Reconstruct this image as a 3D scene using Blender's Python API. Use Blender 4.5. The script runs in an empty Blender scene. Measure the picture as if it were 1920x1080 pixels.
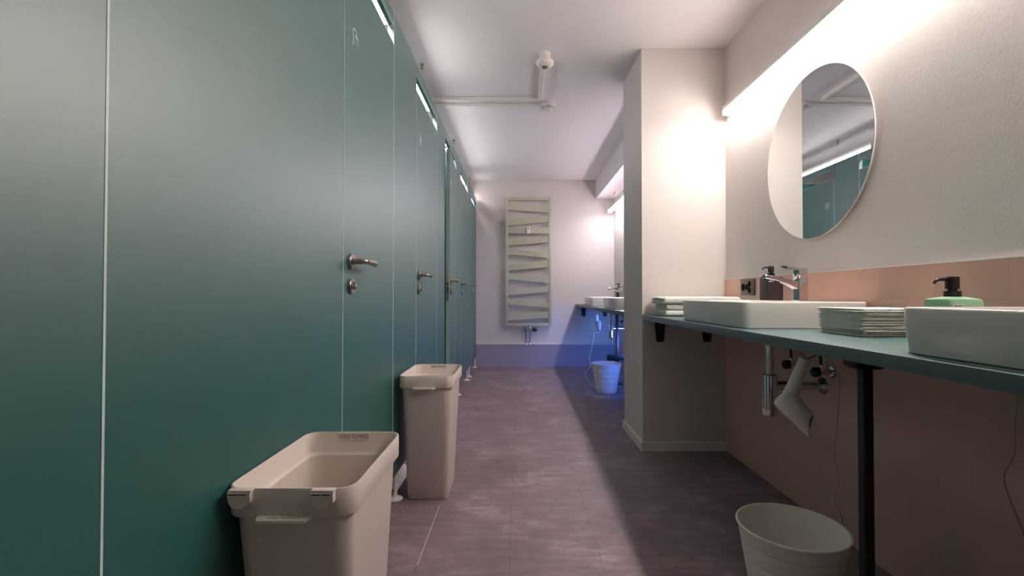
import bpy, bmesh, math, random
from mathutils import Vector, Matrix, noise
PI = math.pi
S = bpy.context.scene
COL = S.collection

# ------------------------------------------------------------ camera, world, exposure
F = 885.0                                  # focal length in pixels of a 1920 wide frame
CAMZ = 0.96
cam = bpy.data.cameras.new('camera'); camo = bpy.data.objects.new('camera', cam); COL.objects.link(camo)
cam.sensor_width = 36.0; cam.lens = F / 1920 * 36.0; cam.clip_start = 0.02
cam.shift_x = -12 / 1920.0
camo.location = (0, 0, CAMZ)
camo.rotation_euler = (PI / 2 + math.atan(13 / F), 0, 0)
S.camera = camo
w = bpy.data.worlds.new('world'); S.world = w; w.use_nodes = True
w.node_tree.nodes['Background'].inputs[0].default_value = (0.9, 0.9, 1, 1)
w.node_tree.nodes['Background'].inputs[1].default_value = 0.03
S.view_settings.view_transform = 'Standard'; S.view_settings.look = 'None'
S.view_settings.gamma = 1.0; S.view_settings.use_curve_mapping = False
S.view_settings.exposure = 0.12
S.cycles.max_bounces = 12; S.cycles.diffuse_bounces = 8; S.cycles.glossy_bounces = 6

BAR_NEAR = 49.0
LENS = 2.2            # the downward lens of a bar is brighter than its sides      # strengths of the LED bars
BAR_FAR = 27.0
BAR_STALL = 18.0
BLUE = 150.0  # strength of the added blue lamp under the far counter

# room measures
XL, XR = -0.566, 1.288      # cubicle front, washing wall
YB, YN = 6.34, -1.30        # far wall, wall behind the camera
ZC = 2.50
XBK = -1.95                 # back wall of the cubicles
CX, CY0, CY1 = 0.767, 2.925, 3.43   # column
ZT = 0.838                  # counter top

# ------------------------------------------------------------ materials
def lin(c):
    return tuple(((v / 255) / 12.92 if v / 255 <= 0.04045 else ((v / 255 + 0.055) / 1.055) ** 2.4) for v in c) + (1,)

def mat(name, col, rough=0.5, metal=0.0, bump=0.0, scale=40, var=0.0, coat=0.0, spec=0.5, vscale=6):
    m = bpy.data.materials.new(name); m.use_nodes = True
    nt = m.node_tree; b = nt.nodes['Principled BSDF']
    b.inputs['Base Color'].default_value = lin(col)
    b.inputs['Roughness'].default_value = rough
    b.inputs['Metallic'].default_value = metal
    b.inputs['Coat Weight'].default_value = coat
    b.inputs['Specular IOR Level'].default_value = spec
    tc = nt.nodes.new('ShaderNodeTexCoord')
    if var > 0:
        n = nt.nodes.new('ShaderNodeTexNoise'); n.inputs['Scale'].default_value = vscale; n.inputs['Detail'].default_value = 6
        nt.links.new(tc.outputs['Object'], n.inputs['Vector'])
        r = nt.nodes.new('ShaderNodeValToRGB')
        c = lin(col)
        r.color_ramp.elements[0].position = 0.3; r.color_ramp.elements[1].position = 0.7
        r.color_ramp.elements[0].color = tuple(v * (1 - var) for v in c[:3]) + (1,)
        r.color_ramp.elements[1].color = tuple(min(1, v * (1 + var)) for v in c[:3]) + (1,)
        nt.links.new(n.outputs['Fac'], r.inputs['Fac']); nt.links.new(r.outputs['Color'], b.inputs['Base Color'])
    if bump > 0:
        n2 = nt.nodes.new('ShaderNodeTexNoise'); n2.inputs['Scale'].default_value = scale; n2.inputs['Detail'].default_value = 4
        nt.links.new(tc.outputs['Object'], n2.inputs['Vector'])
        bp = nt.nodes.new('ShaderNodeBump'); bp.inputs['Strength'].default_value = bump; bp.inputs['Distance'].default_value = 0.002
        nt.links.new(n2.outputs['Fac'], bp.inputs['Height']); nt.links.new(bp.outputs['Normal'], b.inputs['Normal'])
    return m

def emat(name, col, strength):
    m = bpy.data.materials.new(name); m.use_nodes = True
    nt = m.node_tree; b = nt.nodes['Principled BSDF']
    b.inputs['Base Color'].default_value = (0.8, 0.8, 0.8, 1)
    b.inputs['Emission Color'].default_value = col
    b.inputs['Emission Strength'].default_value = strength
    return m

M = {}
M['plaster'] = mat('white_plaster', (211, 203, 199), 0.85, bump=0.25, scale=120)
M['ceiling'] = mat('ceiling_paint', (232, 226, 228), 0.9, bump=0.15, scale=80)
M['grey_plinth'] = mat('grey_plinth', (150, 142, 158), 0.6)
M['green'] = mat('dark_green_laminate', (0, 84, 80), 0.45, bump=0.05, scale=300, var=0.06, vscale=3, spec=1.0, coat=0.5)
M['green'].node_tree.nodes['Principled BSDF'].inputs['Coat Roughness'].default_value = 0.45
M['green'].node_tree.nodes['Principled BSDF'].inputs['Coat IOR'].default_value = 1.8
M['green_edge'] = mat('teal_edge', (138, 166, 164), 0.4)
M['alu'] = mat('pale_edge_strip', (205, 222, 220), 0.35)
M['steel'] = mat('brushed_steel', (176, 166, 154), 0.28, 1.0)
M['dark_steel'] = mat('dark_steel', (60, 56, 52), 0.35, 1.0)
M['chrome'] = mat('chrome', (215, 215, 218), 0.06, 1.0)
M['white_plastic'] = mat('white_plastic', (232, 226, 222), 0.4)
M['bin'] = mat('beige_bin_plastic', (220, 207, 197), 0.45, bump=0.06, scale=400)
M['basket'] = mat('off_white_basket_plastic', (236, 229, 220), 0.5)
M['black'] = mat('black_powder_coat', (14, 14, 15), 0.55)
M['black_plastic'] = mat('black_plastic', (28, 23, 23), 0.35)
M['bottle_brown'] = mat('dark_brown_ceramic', (46, 38, 40), 0.38)
M['bottle_green'] = mat('mint_green_ceramic', (166, 208, 170), 0.35)
M['ceramic'] = mat('white_ceramic', (226, 220, 214), 0.12, coat=0.4)
M['counter'] = mat('green_grey_laminate', (76, 104, 104), 0.38, bump=0.04, scale=300)
M['towel'] = mat('white_towelling', (232, 230, 221), 0.95, bump=0.9, scale=500, var=0.08, vscale=60)
M['radiator'] = mat('sage_radiator_enamel', (180, 180, 156), 0.4)
M['dryer'] = mat('white_dryer_plastic', (244, 238, 236), 0.3)
M['cord'] = mat('white_cord', (205, 192, 188), 0.5)
M['cord_dim'] = mat('mauve_cord', (200, 165, 165), 0.6)
M['ink'] = mat('dark_ink', (40, 36, 36), 0.7)
M['label'] = mat('label_paper', (222, 216, 206), 0.6)
M['tape'] = mat('pale_label_tape', (232, 226, 214), 0.5)
M['icon'] = mat('white_vinyl_sign', (235, 235, 232), 0.5)
M['mirror'] = mat('mirror_glass', (225, 228, 228), 0.0, 1.0)
M['mirror_edge'] = mat('mirror_edge', (215, 212, 208), 0.2)
M['tissue'] = mat('white_tissue', (235, 228, 228), 0.9)
M['socket'] = mat('anthracite_socket', (88, 79, 72), 0.4)
M['socket_hole'] = mat('socket_hole', (6, 5, 5), 0.9, spec=0.1)
M['housing'] = mat('lamp_housing', (220, 215, 210), 0.5)
M['led_near'] = emat('led_warm', (1.0, 0.915, 0.85, 1), BAR_NEAR)
M['led_far'] = emat('led_cool', (0.97, 0.90, 1.0, 1), BAR_FAR)
M['led_stall'] = emat('led_stall', (1.0, 0.93, 0.93, 1), BAR_STALL)
M['lens_near'] = emat('lens_warm', (1.0, 0.915, 0.85, 1), BAR_NEAR * LENS)
M['lens_far'] = emat('lens_cool', (0.97, 0.90, 1.0, 1), BAR_FAR * LENS)
M['lens_stall'] = emat('lens_stall', (1.0, 0.93, 0.93, 1), BAR_STALL * 1.5)
M['added_blue_led'] = emat('added_blue_led', (0.10, 0.27, 1.0, 1), BLUE)

def tile_mat():
    m = mat('pink_glazed_tile', (216, 176, 160), 0.16, coat=0.3)
    nt = m.node_tree; b = nt.nodes['Principled BSDF']
    tc = nt.nodes.new('ShaderNodeTexCoord'); sp = nt.nodes.new('ShaderNodeSeparateXYZ'); cb = nt.nodes.new('ShaderNodeCombineXYZ')
    nt.links.new(tc.outputs['Object'], sp.inputs[0])
    ay = nt.nodes.new('ShaderNodeMath'); ay.operation = 'ADD'; ay.inputs[1].default_value = 10 * 0.44 - 1.34
    az = nt.nodes.new('ShaderNodeMath'); az.operation = 'ADD'; az.inputs[1].default_value = 10 * 0.108 - 0.948
    nt.links.new(sp.outputs['Y'], ay.inputs[0]); nt.links.new(sp.outputs['Z'], az.inputs[0])
    nt.links.new(ay.outputs[0], cb.inputs[0]); nt.links.new(az.outputs[0], cb.inputs[1])
    br = nt.nodes.new('ShaderNodeTexBrick'); br.offset = 0.5; br.squash = 1
    br.inputs['Scale'].default_value = 1; br.inputs['Brick Width'].default_value = 0.22; br.inputs['Row Height'].default_value = 0.108
    br.inputs['Mortar Size'].default_value = 0.0012; br.inputs['Mortar Smooth'].default_value = 0.3
    br.inputs['Color1'].default_value = lin((218, 176, 160)); br.inputs['Color2'].default_value = lin((216, 173, 157))
    br.inputs['Mortar'].default_value = lin((209, 167, 151))
    nt.links.new(cb.outputs[0], br.inputs['Vector']); nt.links.new(br.outputs['Color'], b.inputs['Base Color'])
    n = nt.nodes.new('ShaderNodeTexNoise'); n.inputs['Scale'].default_value = 7
    nt.links.new(tc.outputs['Object'], n.inputs['Vector'])
    mx = nt.nodes.new('ShaderNodeMath'); mx.operation = 'MULTIPLY_ADD'; mx.inputs[1].default_value = -1.0
    nt.links.new(br.outputs['Fac'], mx.inputs[0]); nt.links.new(n.outputs['Fac'], mx.inputs[2])
    bp = nt.nodes.new('ShaderNodeBump'); bp.inputs['Strength'].default_value = 0.14; bp.inputs['Distance'].default_value = 0.003
    nt.links.new(mx.outputs[0], bp.inputs['Height']); nt.links.new(bp.outputs['Normal'], b.inputs['Normal'])
    return m
M['tile'] = tile_mat()

def floor_mat():
    m = mat('plum_vinyl_floor', (92, 78, 82), 0.42)
    nt = m.node_tree; b = nt.nodes['Principled BSDF']
    tc = nt.nodes.new('ShaderNodeTexCoord'); sp = nt.nodes.new('ShaderNodeSeparateXYZ'); cb = nt.nodes.new('ShaderNodeCombineXYZ')
    nt.links.new(tc.outputs['Object'], sp.inputs[0])
    ax = nt.nodes.new('ShaderNodeMath'); ax.operation = 'ADD'; ax.inputs[1].default_value = 6.96
    ay = nt.nodes.new('ShaderNodeMath'); ay.operation = 'ADD'; ay.inputs[1].default_value = 10 * 1.32 - 1.99
    nt.links.new(sp.outputs['X'], ax.inputs[0]); nt.links.new(sp.outputs['Y'], ay.inputs[0])
    nt.links.new(ay.outputs[0], cb.inputs[0]); nt.links.new(ax.outputs[0], cb.inputs[1])
    br = nt.nodes.new('ShaderNodeTexBrick'); br.offset = 0.5
    br.inputs['Scale'].default_value = 1; br.inputs['Brick Width'].default_value = 1.32; br.inputs['Row Height'].default_value = 0.33
    br.inputs['Mortar Size'].default_value = 0.0011; br.inputs['Mortar Smooth'].default_value = 0.1
    br.inputs['Color1'].default_value = (1, 1, 1, 1); br.inputs['Color2'].default_value = (0.93, 0.93, 0.93, 1); br.inputs['Mortar'].default_value = (0.55, 0.55, 0.55, 1)
    nt.links.new(cb.outputs[0], br.inputs['Vector'])
    mp = nt.nodes.new('ShaderNodeMapping'); mp.inputs['Scale'].default_value = (1, 1.0, 1); nt.links.new(tc.outputs['Object'], mp.inputs[0])
    n1 = nt.nodes.new('ShaderNodeTexNoise'); n1.inputs['Scale'].default_value = 3.2; n1.inputs['Detail'].default_value = 10; n1.inputs['Roughness'].default_value = 0.68
    mp2 = nt.nodes.new('ShaderNodeMapping'); mp2.inputs['Scale'].default_value = (5, 22, 5); nt.links.new(tc.outputs['Object'], mp2.inputs[0])
    n2 = nt.nodes.new('ShaderNodeTexNoise'); n2.inputs['Scale'].default_value = 1.2; n2.inputs['Detail'].default_value = 8; n2.inputs['Roughness'].default_value = 0.7
    nt.links.new(mp.outputs[0], n1.inputs['Vector']); nt.links.new(mp2.outputs[0], n2.inputs['Vector'])
    ad = nt.nodes.new('ShaderNodeMix'); ad.data_type = 'FLOAT'; ad.inputs[0].default_value = 0.4
    nt.links.new(n1.outputs['Fac'], ad.inputs[2]); nt.links.new(n2.outputs['Fac'], ad.inputs[3])
    r = nt.nodes.new('ShaderNodeValToRGB')
    r.color_ramp.elements[0].position = 0.33; r.color_ramp.elements[0].color = lin((98, 82, 87))
    r.color_ramp.elements[1].position = 0.68; r.color_ramp.elements[1].color = lin((180, 158, 163))
    e = r.color_ramp.elements.new(0.52); e.color = lin((131, 112, 118))
    nt.links.new(ad.outputs[0], r.inputs['Fac'])
    mx = nt.nodes.new('ShaderNodeMix'); mx.data_type = 'RGBA'; mx.blend_type = 'MULTIPLY'; mx.inputs[0].default_value = 1
    nt.links.new(r.outputs['Color'], mx.inputs[6]); nt.links.new(br.outputs['Color'], mx.inputs[7])
    nt.links.new(mx.outputs[2], b.inputs['Base Color'])
    rr = nt.nodes.new('ShaderNodeMapRange'); rr.inputs['To Min'].default_value = 0.38; rr.inputs['To Max'].default_value = 0.6
    nt.links.new(n1.outputs['Fac'], rr.inputs['Value']); nt.links.new(rr.outputs[0], b.inputs['Roughness'])
    bp = nt.nodes.new('ShaderNodeBump'); bp.inputs['Strength'].default_value = 0.15; bp.inputs['Distance'].default_value = 0.002
    nt.links.new(n2.outputs['Fac'], bp.inputs['Height']); nt.links.new(bp.outputs['Normal'], b.inputs['Normal'])
    return m
M['floor'] = floor_mat()

# ------------------------------------------------------------ mesh helpers
def box(bm, x0, x1, y0, y1, z0, z1, bev=0.0, seg=2):
    vs = [bm.verts.new(p) for p in ((x0, y0, z0), (x1, y0, z0), (x1, y1, z0), (x0, y1, z0), (x0, y0, z1), (x1, y0, z1), (x1, y1, z1), (x0, y1, z1))]
    fs = [bm.faces.new([vs[i] for i in q]) for q in ((0, 3, 2, 1), (4, 5, 6, 7), (0, 1, 5, 4), (1, 2, 6, 5), (2, 3, 7, 6), (3, 0, 4, 7))]
    if bev > 0:
        es = list({e for f in fs for e in f.edges})
        bmesh.ops.bevel(bm, geom=es, offset=bev, segments=seg, affect='EDGES', profile=0.5)
    return vs

def loft(bm, rings, cap0=True, cap1=True, closed=True):
    R = [[bm.verts.new(p) for p in r] for r in rings]
    n = len(R[0])
    for a, b in zip(R[:-1], R[1:]):
        for i in range(n if closed else n - 1):
            j = (i + 1) % n
            bm.faces.new((a[i], a[j], b[j], b[i]))
    if cap0: bm.faces.new(list(reversed(R[0])))
    if cap1: bm.faces.new(R[-1])
    return R

def lathe(bm, prof, seg=32, c=(0, 0, 0), axis='Z', cap0=True, cap1=True):
    rings = []
    for r, h in prof:
        ring = []
        for i in range(seg):
            a = 2 * PI * i / seg
            u, v = r * math.cos(a), r * math.sin(a)
            p = {'Z': (u, v, h), 'X': (h, u, v), 'Y': (v, h, u)}[axis]
            ring.append((p[0] + c[0], p[1] + c[1], p[2] + c[2]))
        rings.append(ring)
    loft(bm, rings, cap0, cap1)

def smooth_path(pts, sub=6):
    P = [Vector(p) for p in pts]
    if len(P) < 3: return P
    out = []
    Q = [2 * P[0] - P[1]] + P + [2 * P[-1] - P[-2]]
    for i in range(1, len(Q) - 2):
        for k in range(sub):
            t = k / sub
            a, b, c, d = Q[i - 1], Q[i], Q[i + 1], Q[i + 2]
            out.append(0.5 * ((2 * b) + (c - a) * t + (2 * a - 5 * b + 4 * c - d) * t * t + (3 * b - a - 3 * c + d) * t ** 3))
    out.append(P[-1])
    return out

def tube(bm, pts, r, seg=12, smooth=False, sub=6, flat=1.0, up=None):
    P = smooth_path(pts, sub) if smooth else [Vector(p) for p in pts]
    rs = r if isinstance(r, (list, tuple)) else [r] * len(P)
    if len(rs) != len(P):
        m = len(rs) - 1
        rs = [rs[min(m, int(i / (len(P) - 1) * m))] + (rs[min(m, int(i / (len(P) - 1) * m) + 1)] - rs[min(m, int(i / (len(P) - 1) * m))]) * ((i / (len(P) - 1) * m) % 1) for i in range(len(P))]
    t0 = (P[1] - P[0]).normalized()
    u = Vector(up) if up else (Vector((0, 0, 1)) if abs(t0.z) < 0.9 else Vector((0, 1, 0)))
    rings = []
    for i, p in enumerate(P):
        t = (P[min(i + 1, len(P) - 1)] - P[max(i - 1, 0)]).normalized()
        u = (u - u.dot(t) * t).normalized(); v = t.cross(u)
        rings.append([tuple(p + rs[i] * (math.cos(2 * PI * k / seg) * u + flat * math.sin(2 * PI * k / seg) * v)) for k in range(seg)])
    loft(bm, rings)

def rrect(cx, cy, w, d, r, z, n=6):
    pts = []
    for sx, sy, a0 in ((1, 1, 0), (-1, 1, PI / 2), (-1, -1, PI), (1, -1, 1.5 * PI)):
        ox, oy = cx + sx * (w / 2 - r), cy + sy * (d / 2 - r)
        for k in range(n + 1):
            a = a0 + PI / 2 * k / n
            pts.append((ox + r * math.cos(a), oy + r * math.sin(a), z))
    return pts

def obj(name, bm, m, parent=None, smooth=True, angle=35, loc=None):
    bmesh.ops.recalc_face_normals(bm, faces=bm.faces)
    if smooth:
        for f in bm.faces: f.smooth = True
        for e in bm.edges:
            if len(e.link_faces) == 2 and e.calc_face_angle(0) > math.radians(angle): e.smooth = False
    me = bpy.data.meshes.new(name); bm.to_mesh(me); bm.free()
    me.materials.append(M[m] if isinstance(m, str) else m)
    o = bpy.data.objects.new(name, me); COL.objects.link(o)
    if parent: o.parent = parent
    if loc: o.location = loc
    return o

def tag(o, label, cat, group=None, kind=None):
    if label: o['label'] = label
    if cat: o['category'] = cat
    if group: o['group'] = group
    if kind: o['kind'] = kind
    return o

def thing(name, label, cat, loc=(0, 0, 0), rz=0, group=None):
    o = bpy.data.objects.new(name, None); COL.objects.link(o); o.empty_display_size = 0.05
    o.location = loc; o.rotation_euler = (0, 0, rz)
    return tag(o, label, cat, group)

def thing_part(name, parent):
    o = bpy.data.objects.new(name, None); COL.objects.link(o); o.parent = parent; o.empty_display_size = 0.03
    return o

def dup(root, loc, rz=0, label=None, group=None):
    r = root.copy(); COL.objects.link(r); r.location = loc; r.rotation_euler = (0, 0, rz)
    if label: r['label'] = label
    if group: r['group'] = group
    for ch in list(root.children):
        c = ch.copy(); COL.objects.link(c); c.parent = r
        for g in list(ch.children):
            d = g.copy(); COL.objects.link(d); d.parent = c
    return r

def struct(name, m, *boxes, parent=None, smooth=False):
    bm = bmesh.new()
    for b in boxes: box(bm, *b)
    o = obj(name, bm, m, parent, smooth=smooth); o['kind'] = 'structure'
    return o

def bx(name, m, parent, *a, bev=0.0, seg=2):
    bm = bmesh.new(); box(bm, *a, bev=bev, seg=seg)
    return obj(name, bm, m, parent)

def text(name, body, size, m, parent, loc, rot, squeeze=1.0):
    cu = bpy.data.curves.new(name, 'FONT'); cu.body = body; cu.size = size; cu.align_x = 'CENTER'; cu.align_y = 'CENTER'; cu.extrude = 0.0001; cu.offset = -size * 0.012
    t = bpy.data.objects.new(name, cu); COL.objects.link(t)
    bpy.context.view_layer.update()
    me = bpy.data.meshes.new_from_object(t.evaluated_get(bpy.context.evaluated_depsgraph_get()))
    COL.objects.unlink(t); bpy.data.objects.remove(t)
    me.materials.clear(); me.materials.append(M[m])
    o = bpy.data.objects.new(name, me); COL.objects.link(o); o.parent = parent
    o.location = loc; o.rotation_euler = rot; o.scale = (squeeze, 1, 1)
    return o

# ------------------------------------------------------------ room shell
struct('floor', 'floor', (XBK - 0.1, XR + 0.1, YN - 0.1, YB + 0.1, -0.06, 0))
struct('ceiling', 'ceiling', (XBK - 0.1, XR + 0.1, YN - 0.1, YB + 0.1, ZC, ZC + 0.06))
struct('wall_right', 'plaster', (XR, XR + 0.1, YN, YB, 0, ZC))
struct('wall_back', 'plaster', (XBK - 0.1, XR + 0.1, YB, YB + 0.1, 0, ZC))
struct('wall_left', 'plaster', (XBK - 0.1, XBK, YN, YB, 0, ZC))
struct('wall_front', 'plaster', (XBK - 0.1, XR + 0.1, YN - 0.1, YN, 0, ZC))
struct('wall_column', 'plaster', (CX, XR, CY0, CY1, 0, ZC))
struct('wall_soffit', 'ceiling', (1.04, XR, CY1, YB, 2.25, ZC))
TT = 0.008
struct('wall_tiles', 'tile', (XR - TT, XR, YN, CY0, 0, 1.056), (XR - TT, XR, CY1, YB, 0, 1.056))
struct('trim_1', 'white_plastic', (XR - TT - 0.0015, XR, YN, CY0, 1.056, 1.0595), (XR - TT - 0.0015, XR, CY1, YB, 1.056, 1.0595))
struct('baseboard_back', 'grey_plinth', (XL - 0.02, XR - TT, YB - 0.03, YB, 0, 0.298))
struct('trim_2', 'plaster', (XL - 0.02, XR - TT, YB - 0.034, YB, 0.298, 0.306))
struct('baseboard_column', 'white_plastic', (CX - 0.012, CX, CY0 - 0.012, CY1 + 0.012, 0, 0.055), (CX, XR - TT, CY0 - 0.012, CY0, 0, 0.055), (CX, XR - TT, CY1, CY1 + 0.012, 0, 0.055))
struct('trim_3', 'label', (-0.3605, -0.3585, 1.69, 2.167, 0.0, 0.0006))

# ------------------------------------------------------------ cubicle front
PT = 0.028                                  # panel thickness
ZB, ZTOP = 0.13, 2.25
DZ, HZ = 2.10, 2.19                          # door top, underside of the header
doors = [(1.52, 2.13), (2.61, 3.265), (3.65, 4.275), (4.62, 5.26), (5.645, 6.27)]
panels = [(YN + 0.002, -0.35), (-0.345, 0.643), (0.648, 1.517), (2.135, 2.607), (3.27, 3.647), (4.28, 4.617), (5.265, 5.642), (6.275, YB - 0.036)]
plabels = ['dark green cubicle panel behind the camera end of the row',
           'dark green panel nearest the camera, left of the wide pale seam',
           'wide dark green panel between the nearest seam and the first cubicle door',
           'dark green panel between the first and second cubicle doors, behind the far bin',
           'narrow green panel beside the latch edge of the door standing ajar',
           'narrow green panel between the ajar door and the fourth cubicle door',
           'narrow green panel between the fourth and last cubicle doors',
           'sliver of dark green panel between the last cubicle door and back wall']
for (a, b), lb in zip(panels, plabels):
    t = thing('partition_panel', lb, 'partition', (XL, a, ZB), group='green cubicle front panels')
    bx('panel', 'green', t, -PT, 0, 0, b - a, 0, ZTOP - ZB - 0.002)
    if b - a > 0.1:
        bx('edge_strip', 'alu', t, -PT, 0.0006, -0.0046, -0.0003, 0, ZTOP - ZB - 0.002)
        bx('top_cap', 'alu', t, -PT, 0.0, 0, b - a, ZTOP - ZB - 0.002, ZTOP - ZB)
for i, (a, b) in enumerate(doors):
    lb = ['first', 'second', 'third', 'fourth', 'last'][i]
    t = thing('header_rail', 'dark green rail over the slot above the %s cubicle door from the camera' % lb, 'rail', (XL, a, HZ), group='rails above the cubicle doors')
    bx('rail', 'green', t, -PT, 0, 0.001, b - a - 0.0, 0.002, ZTOP - HZ - 0.002)
    bx('edge_strip', 'alu', t, -PT + 0.020, 0.0006, 0.001, b - a, 0, 0.002)
    bx('top_cap', 'alu', t, -PT, 0.0, 0.001, b - a, ZTOP - HZ - 0.002, ZTOP - HZ)

def shower_icon(parent, y, z):
    bm = bmesh.new()
    def bar(y0, z0, y1, z1, wd=0.0035):
        d = Vector((0, y1 - y0, z1 - z0)); n = Vector((0, -d.z, d.y)).normalized() * wd / 2
        q = [Vector((0.0004, y0, z0)) - n, Vector((0.0004, y1, z1)) - n, Vector((0.0004, y1, z1)) + n, Vector((0.0004, y0, z0)) + n]
        v0 = [bm.verts.new(p) for p in q]; v1 = [bm.verts.new(p + Vector((0.0008, 0, 0))) for p in q]
        bm.faces.new(v0); bm.faces.new(v1)
        for k in range(4): bm.faces.new((v0[k], v0[(k + 1) % 4], v1[(k + 1) % 4], v1[k]))
    bar(y, z - 0.030, y, z + 0.026, 0.004)
    pts = [(y + 0.019 - 0.019 * math.cos(a), z + 0.024 + 0.008 * math.sin(a)) for a in [PI * k / 8 for k in range(8)]]
    for p, q in zip(pts[:-1], pts[1:]): bar(p[0], p[1], q[0], q[1], 0.004)
    bar(y + 0.034, z + 0.026, y + 0.034, z + 0.014, 0.004)
    bar(y + 0.018, z + 0.012, y + 0.052, z + 0.012, 0.005)
    for r in range(3):
        for k in range(4):
            yy = y + 0.020 + k * 0.010 - r * 0.002 + (k - 1.5) * r * 0.002
            bar(yy, z + 0.005 - r * 0.009, yy + (k - 1.5) * 0.001, z - r * 0.009, 0.0022)
    return obj('shower_sign', bm, 'icon', parent, smooth=False)

def make_door(i, a, b):
    wd = b - a
    lbs = ['first dark green cubicle door from the camera, behind the near bin',
           'second dark green cubicle door, above the far bin',
           'third cubicle door, standing slightly ajar with its teal edge and lock plate showing',
           'fourth cubicle door, just past the one standing ajar',
           'last dark green cubicle door beside the back wall']
    t = thing('cubicle_door', lbs[i], 'door', (XL, b, ZB), 0, 'dark green cubicle doors')
    H = DZ - ZB
    leaf = bx('door_leaf', 'green', t, -PT, 0, -wd + 0.0035, -0.001, 0, H - 0.002)
    bx('edge_strip', 'green_edge' if i == 2 else 'alu', leaf, -PT, 0.0006, -wd, -wd + 0.0033, 0, H - 0.002)
    bx('top_cap', 'alu', leaf, -PT + 0.020, 0.0003, -wd, -0.001, H - 0.002, H)
    hy, hz = -wd + 0.067, 1.073 - ZB
    h = thing_part('door_handle', t)
    bm = bmesh.new()
    lathe(bm, [(0.0255, 0.0), (0.026, 0.001), (0.026, 0.009), (0.0245, 0.0105)], 32, (0, hy, hz), 'X')
    obj('rosette', bm, 'steel', h)
    bm = bmesh.new()
    tube(bm, [(0.009, hy, hz), (0.030, hy, hz), (0.043, hy, hz), (0.050, hy + 0.006, hz), (0.053, hy + 0.018, hz)], 0.0098, 16, True, 4)
    tube(bm, [(0.053, hy + 0.010, hz), (0.053, hy + 0.098, hz), (0.0525, hy + 0.104, hz)], 0.0100, 16)
    tube(bm, [(0.0525, hy + 0.102, hz), (0.043, hy + 0.132, hz - 0.001), (0.040, hy + 0.139, hz - 0.001), (0.038, hy + 0.142, hz - 0.001)], [0.0102, 0.0102, 0.0085, 0.004], 16)
    obj('lever', bm, 'steel', h)
    lk = thing_part('thumb_lock', t)
    bm = bmesh.new()
    lz = 0.990 - ZB
    lathe(bm, [(0.0255, 0.0), (0.026, 0.001), (0.026, 0.009), (0.0245, 0.0105)], 32, (0, hy, lz), 'X')
    obj('lock_rose', bm, 'steel', lk)
    bm = bmesh.new()
    lathe(bm, [(0.009, 0.008), (0.009, 0.014), (0.007, 0.020), (0.003, 0.022)], 20, (0, hy, lz - 0.002), 'X')
    box(bm, 0.012, 0.018, hy - 0.002, hy + 0.004, lz + 0.004, lz + 0.014, 0.001)
    obj('turn_knob', bm, 'steel', lk)
    shower_icon(t, hy + 0.015, 1.845 - ZB)
    if i == 2:
        bm = bmesh.new()
        box(bm, -PT + 0.004, -0.004, -wd - 0.0018, -wd, 0.915 - ZB, 1.165 - ZB, 0.0005)
        lp = obj('lock_plate', bm, 'steel', t)
        bm = bmesh.new()
        box(bm, -PT + 0.009, -0.009, -wd - 0.0072, -wd - 0.0016, 1.04 - ZB, 1.055 - ZB, 0.001)
        box(bm, -PT + 0.011, -0.011, -wd - 0.0024, -wd - 0.0016, 0.98 - ZB, 1.02 - ZB)
        lathe(bm, [(0.004, -wd - 0.0026), (0.004, -wd - 0.0015)], 12, (-PT / 2, 0, 0.925 - ZB), 'Y')
        lathe(bm, [(0.004, -wd - 0.0026), (0.004, -wd - 0.0015)], 12, (-PT / 2, 0, 1.155 - ZB), 'Y')
        obj('latch_bolt', bm, 'dark_steel', lp)
    for hzz in (0.25, 1.0, 1.75):                      # hinges on the cubicle side
        bm = bmesh.new(); tube(bm, [(-PT - 0.006, -0.006, hzz - 0.04), (-PT - 0.006, -0.006, hzz + 0.04)], 0.006, 12)
        obj('hinge', bm, 'steel', t)
    return t
for i, (a, b) in enumerate(doors):
    d = make_door(i, a, b)
    if i == 2: d.rotation_euler.z = math.radians(3.1)

# feet under the cubicle front
fl = [(-0.30, 'out of sight to the left of the near bin'), (0.70, 'at the seam left of the near bin'), (1.46, 'behind the near bin'), (2.235, 'between the two beige bins'),
      (2.52, 'behind the far bin'), (3.36, 'past the far bin, below the second door hinge edge'), (3.60, 'below the latch edge of the ajar door'),
      (4.54, 'first of the feet seen past the far bin'), (5.32, 'second of the feet seen past the far bin'), (5.55, 'third of the feet seen past the far bin'), (6.26, 'beside the grey plinth of the back wall')]
foot = None
for y, lb in fl:
    if foot is None:
        foot = thing('partition_foot', '', 'foot', (XL - 0.014, y, 0), group='white feet under the cubicle front')
        bm = bmesh.new(); lathe(bm, [(0.0345, 0.0), (0.035, 0.002), (0.034, 0.006), (0.022, 0.010), (0.012, 0.014), (0.0105, 0.02)], 32); obj('foot_disc', bm, 'white_plastic', foot)
        bm = bmesh.new(); lathe(bm, [(0.010, 0.012), (0.010, 0.100), (0.013, 0.101), (0.013, 0.1299)], 20); obj('stem', bm, 'white_plastic', foot)
        f = foot
    else: f = dup(foot, (XL - 0.014, y, 0))
    f['label'] = 'round white cubicle foot ' + lb

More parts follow.
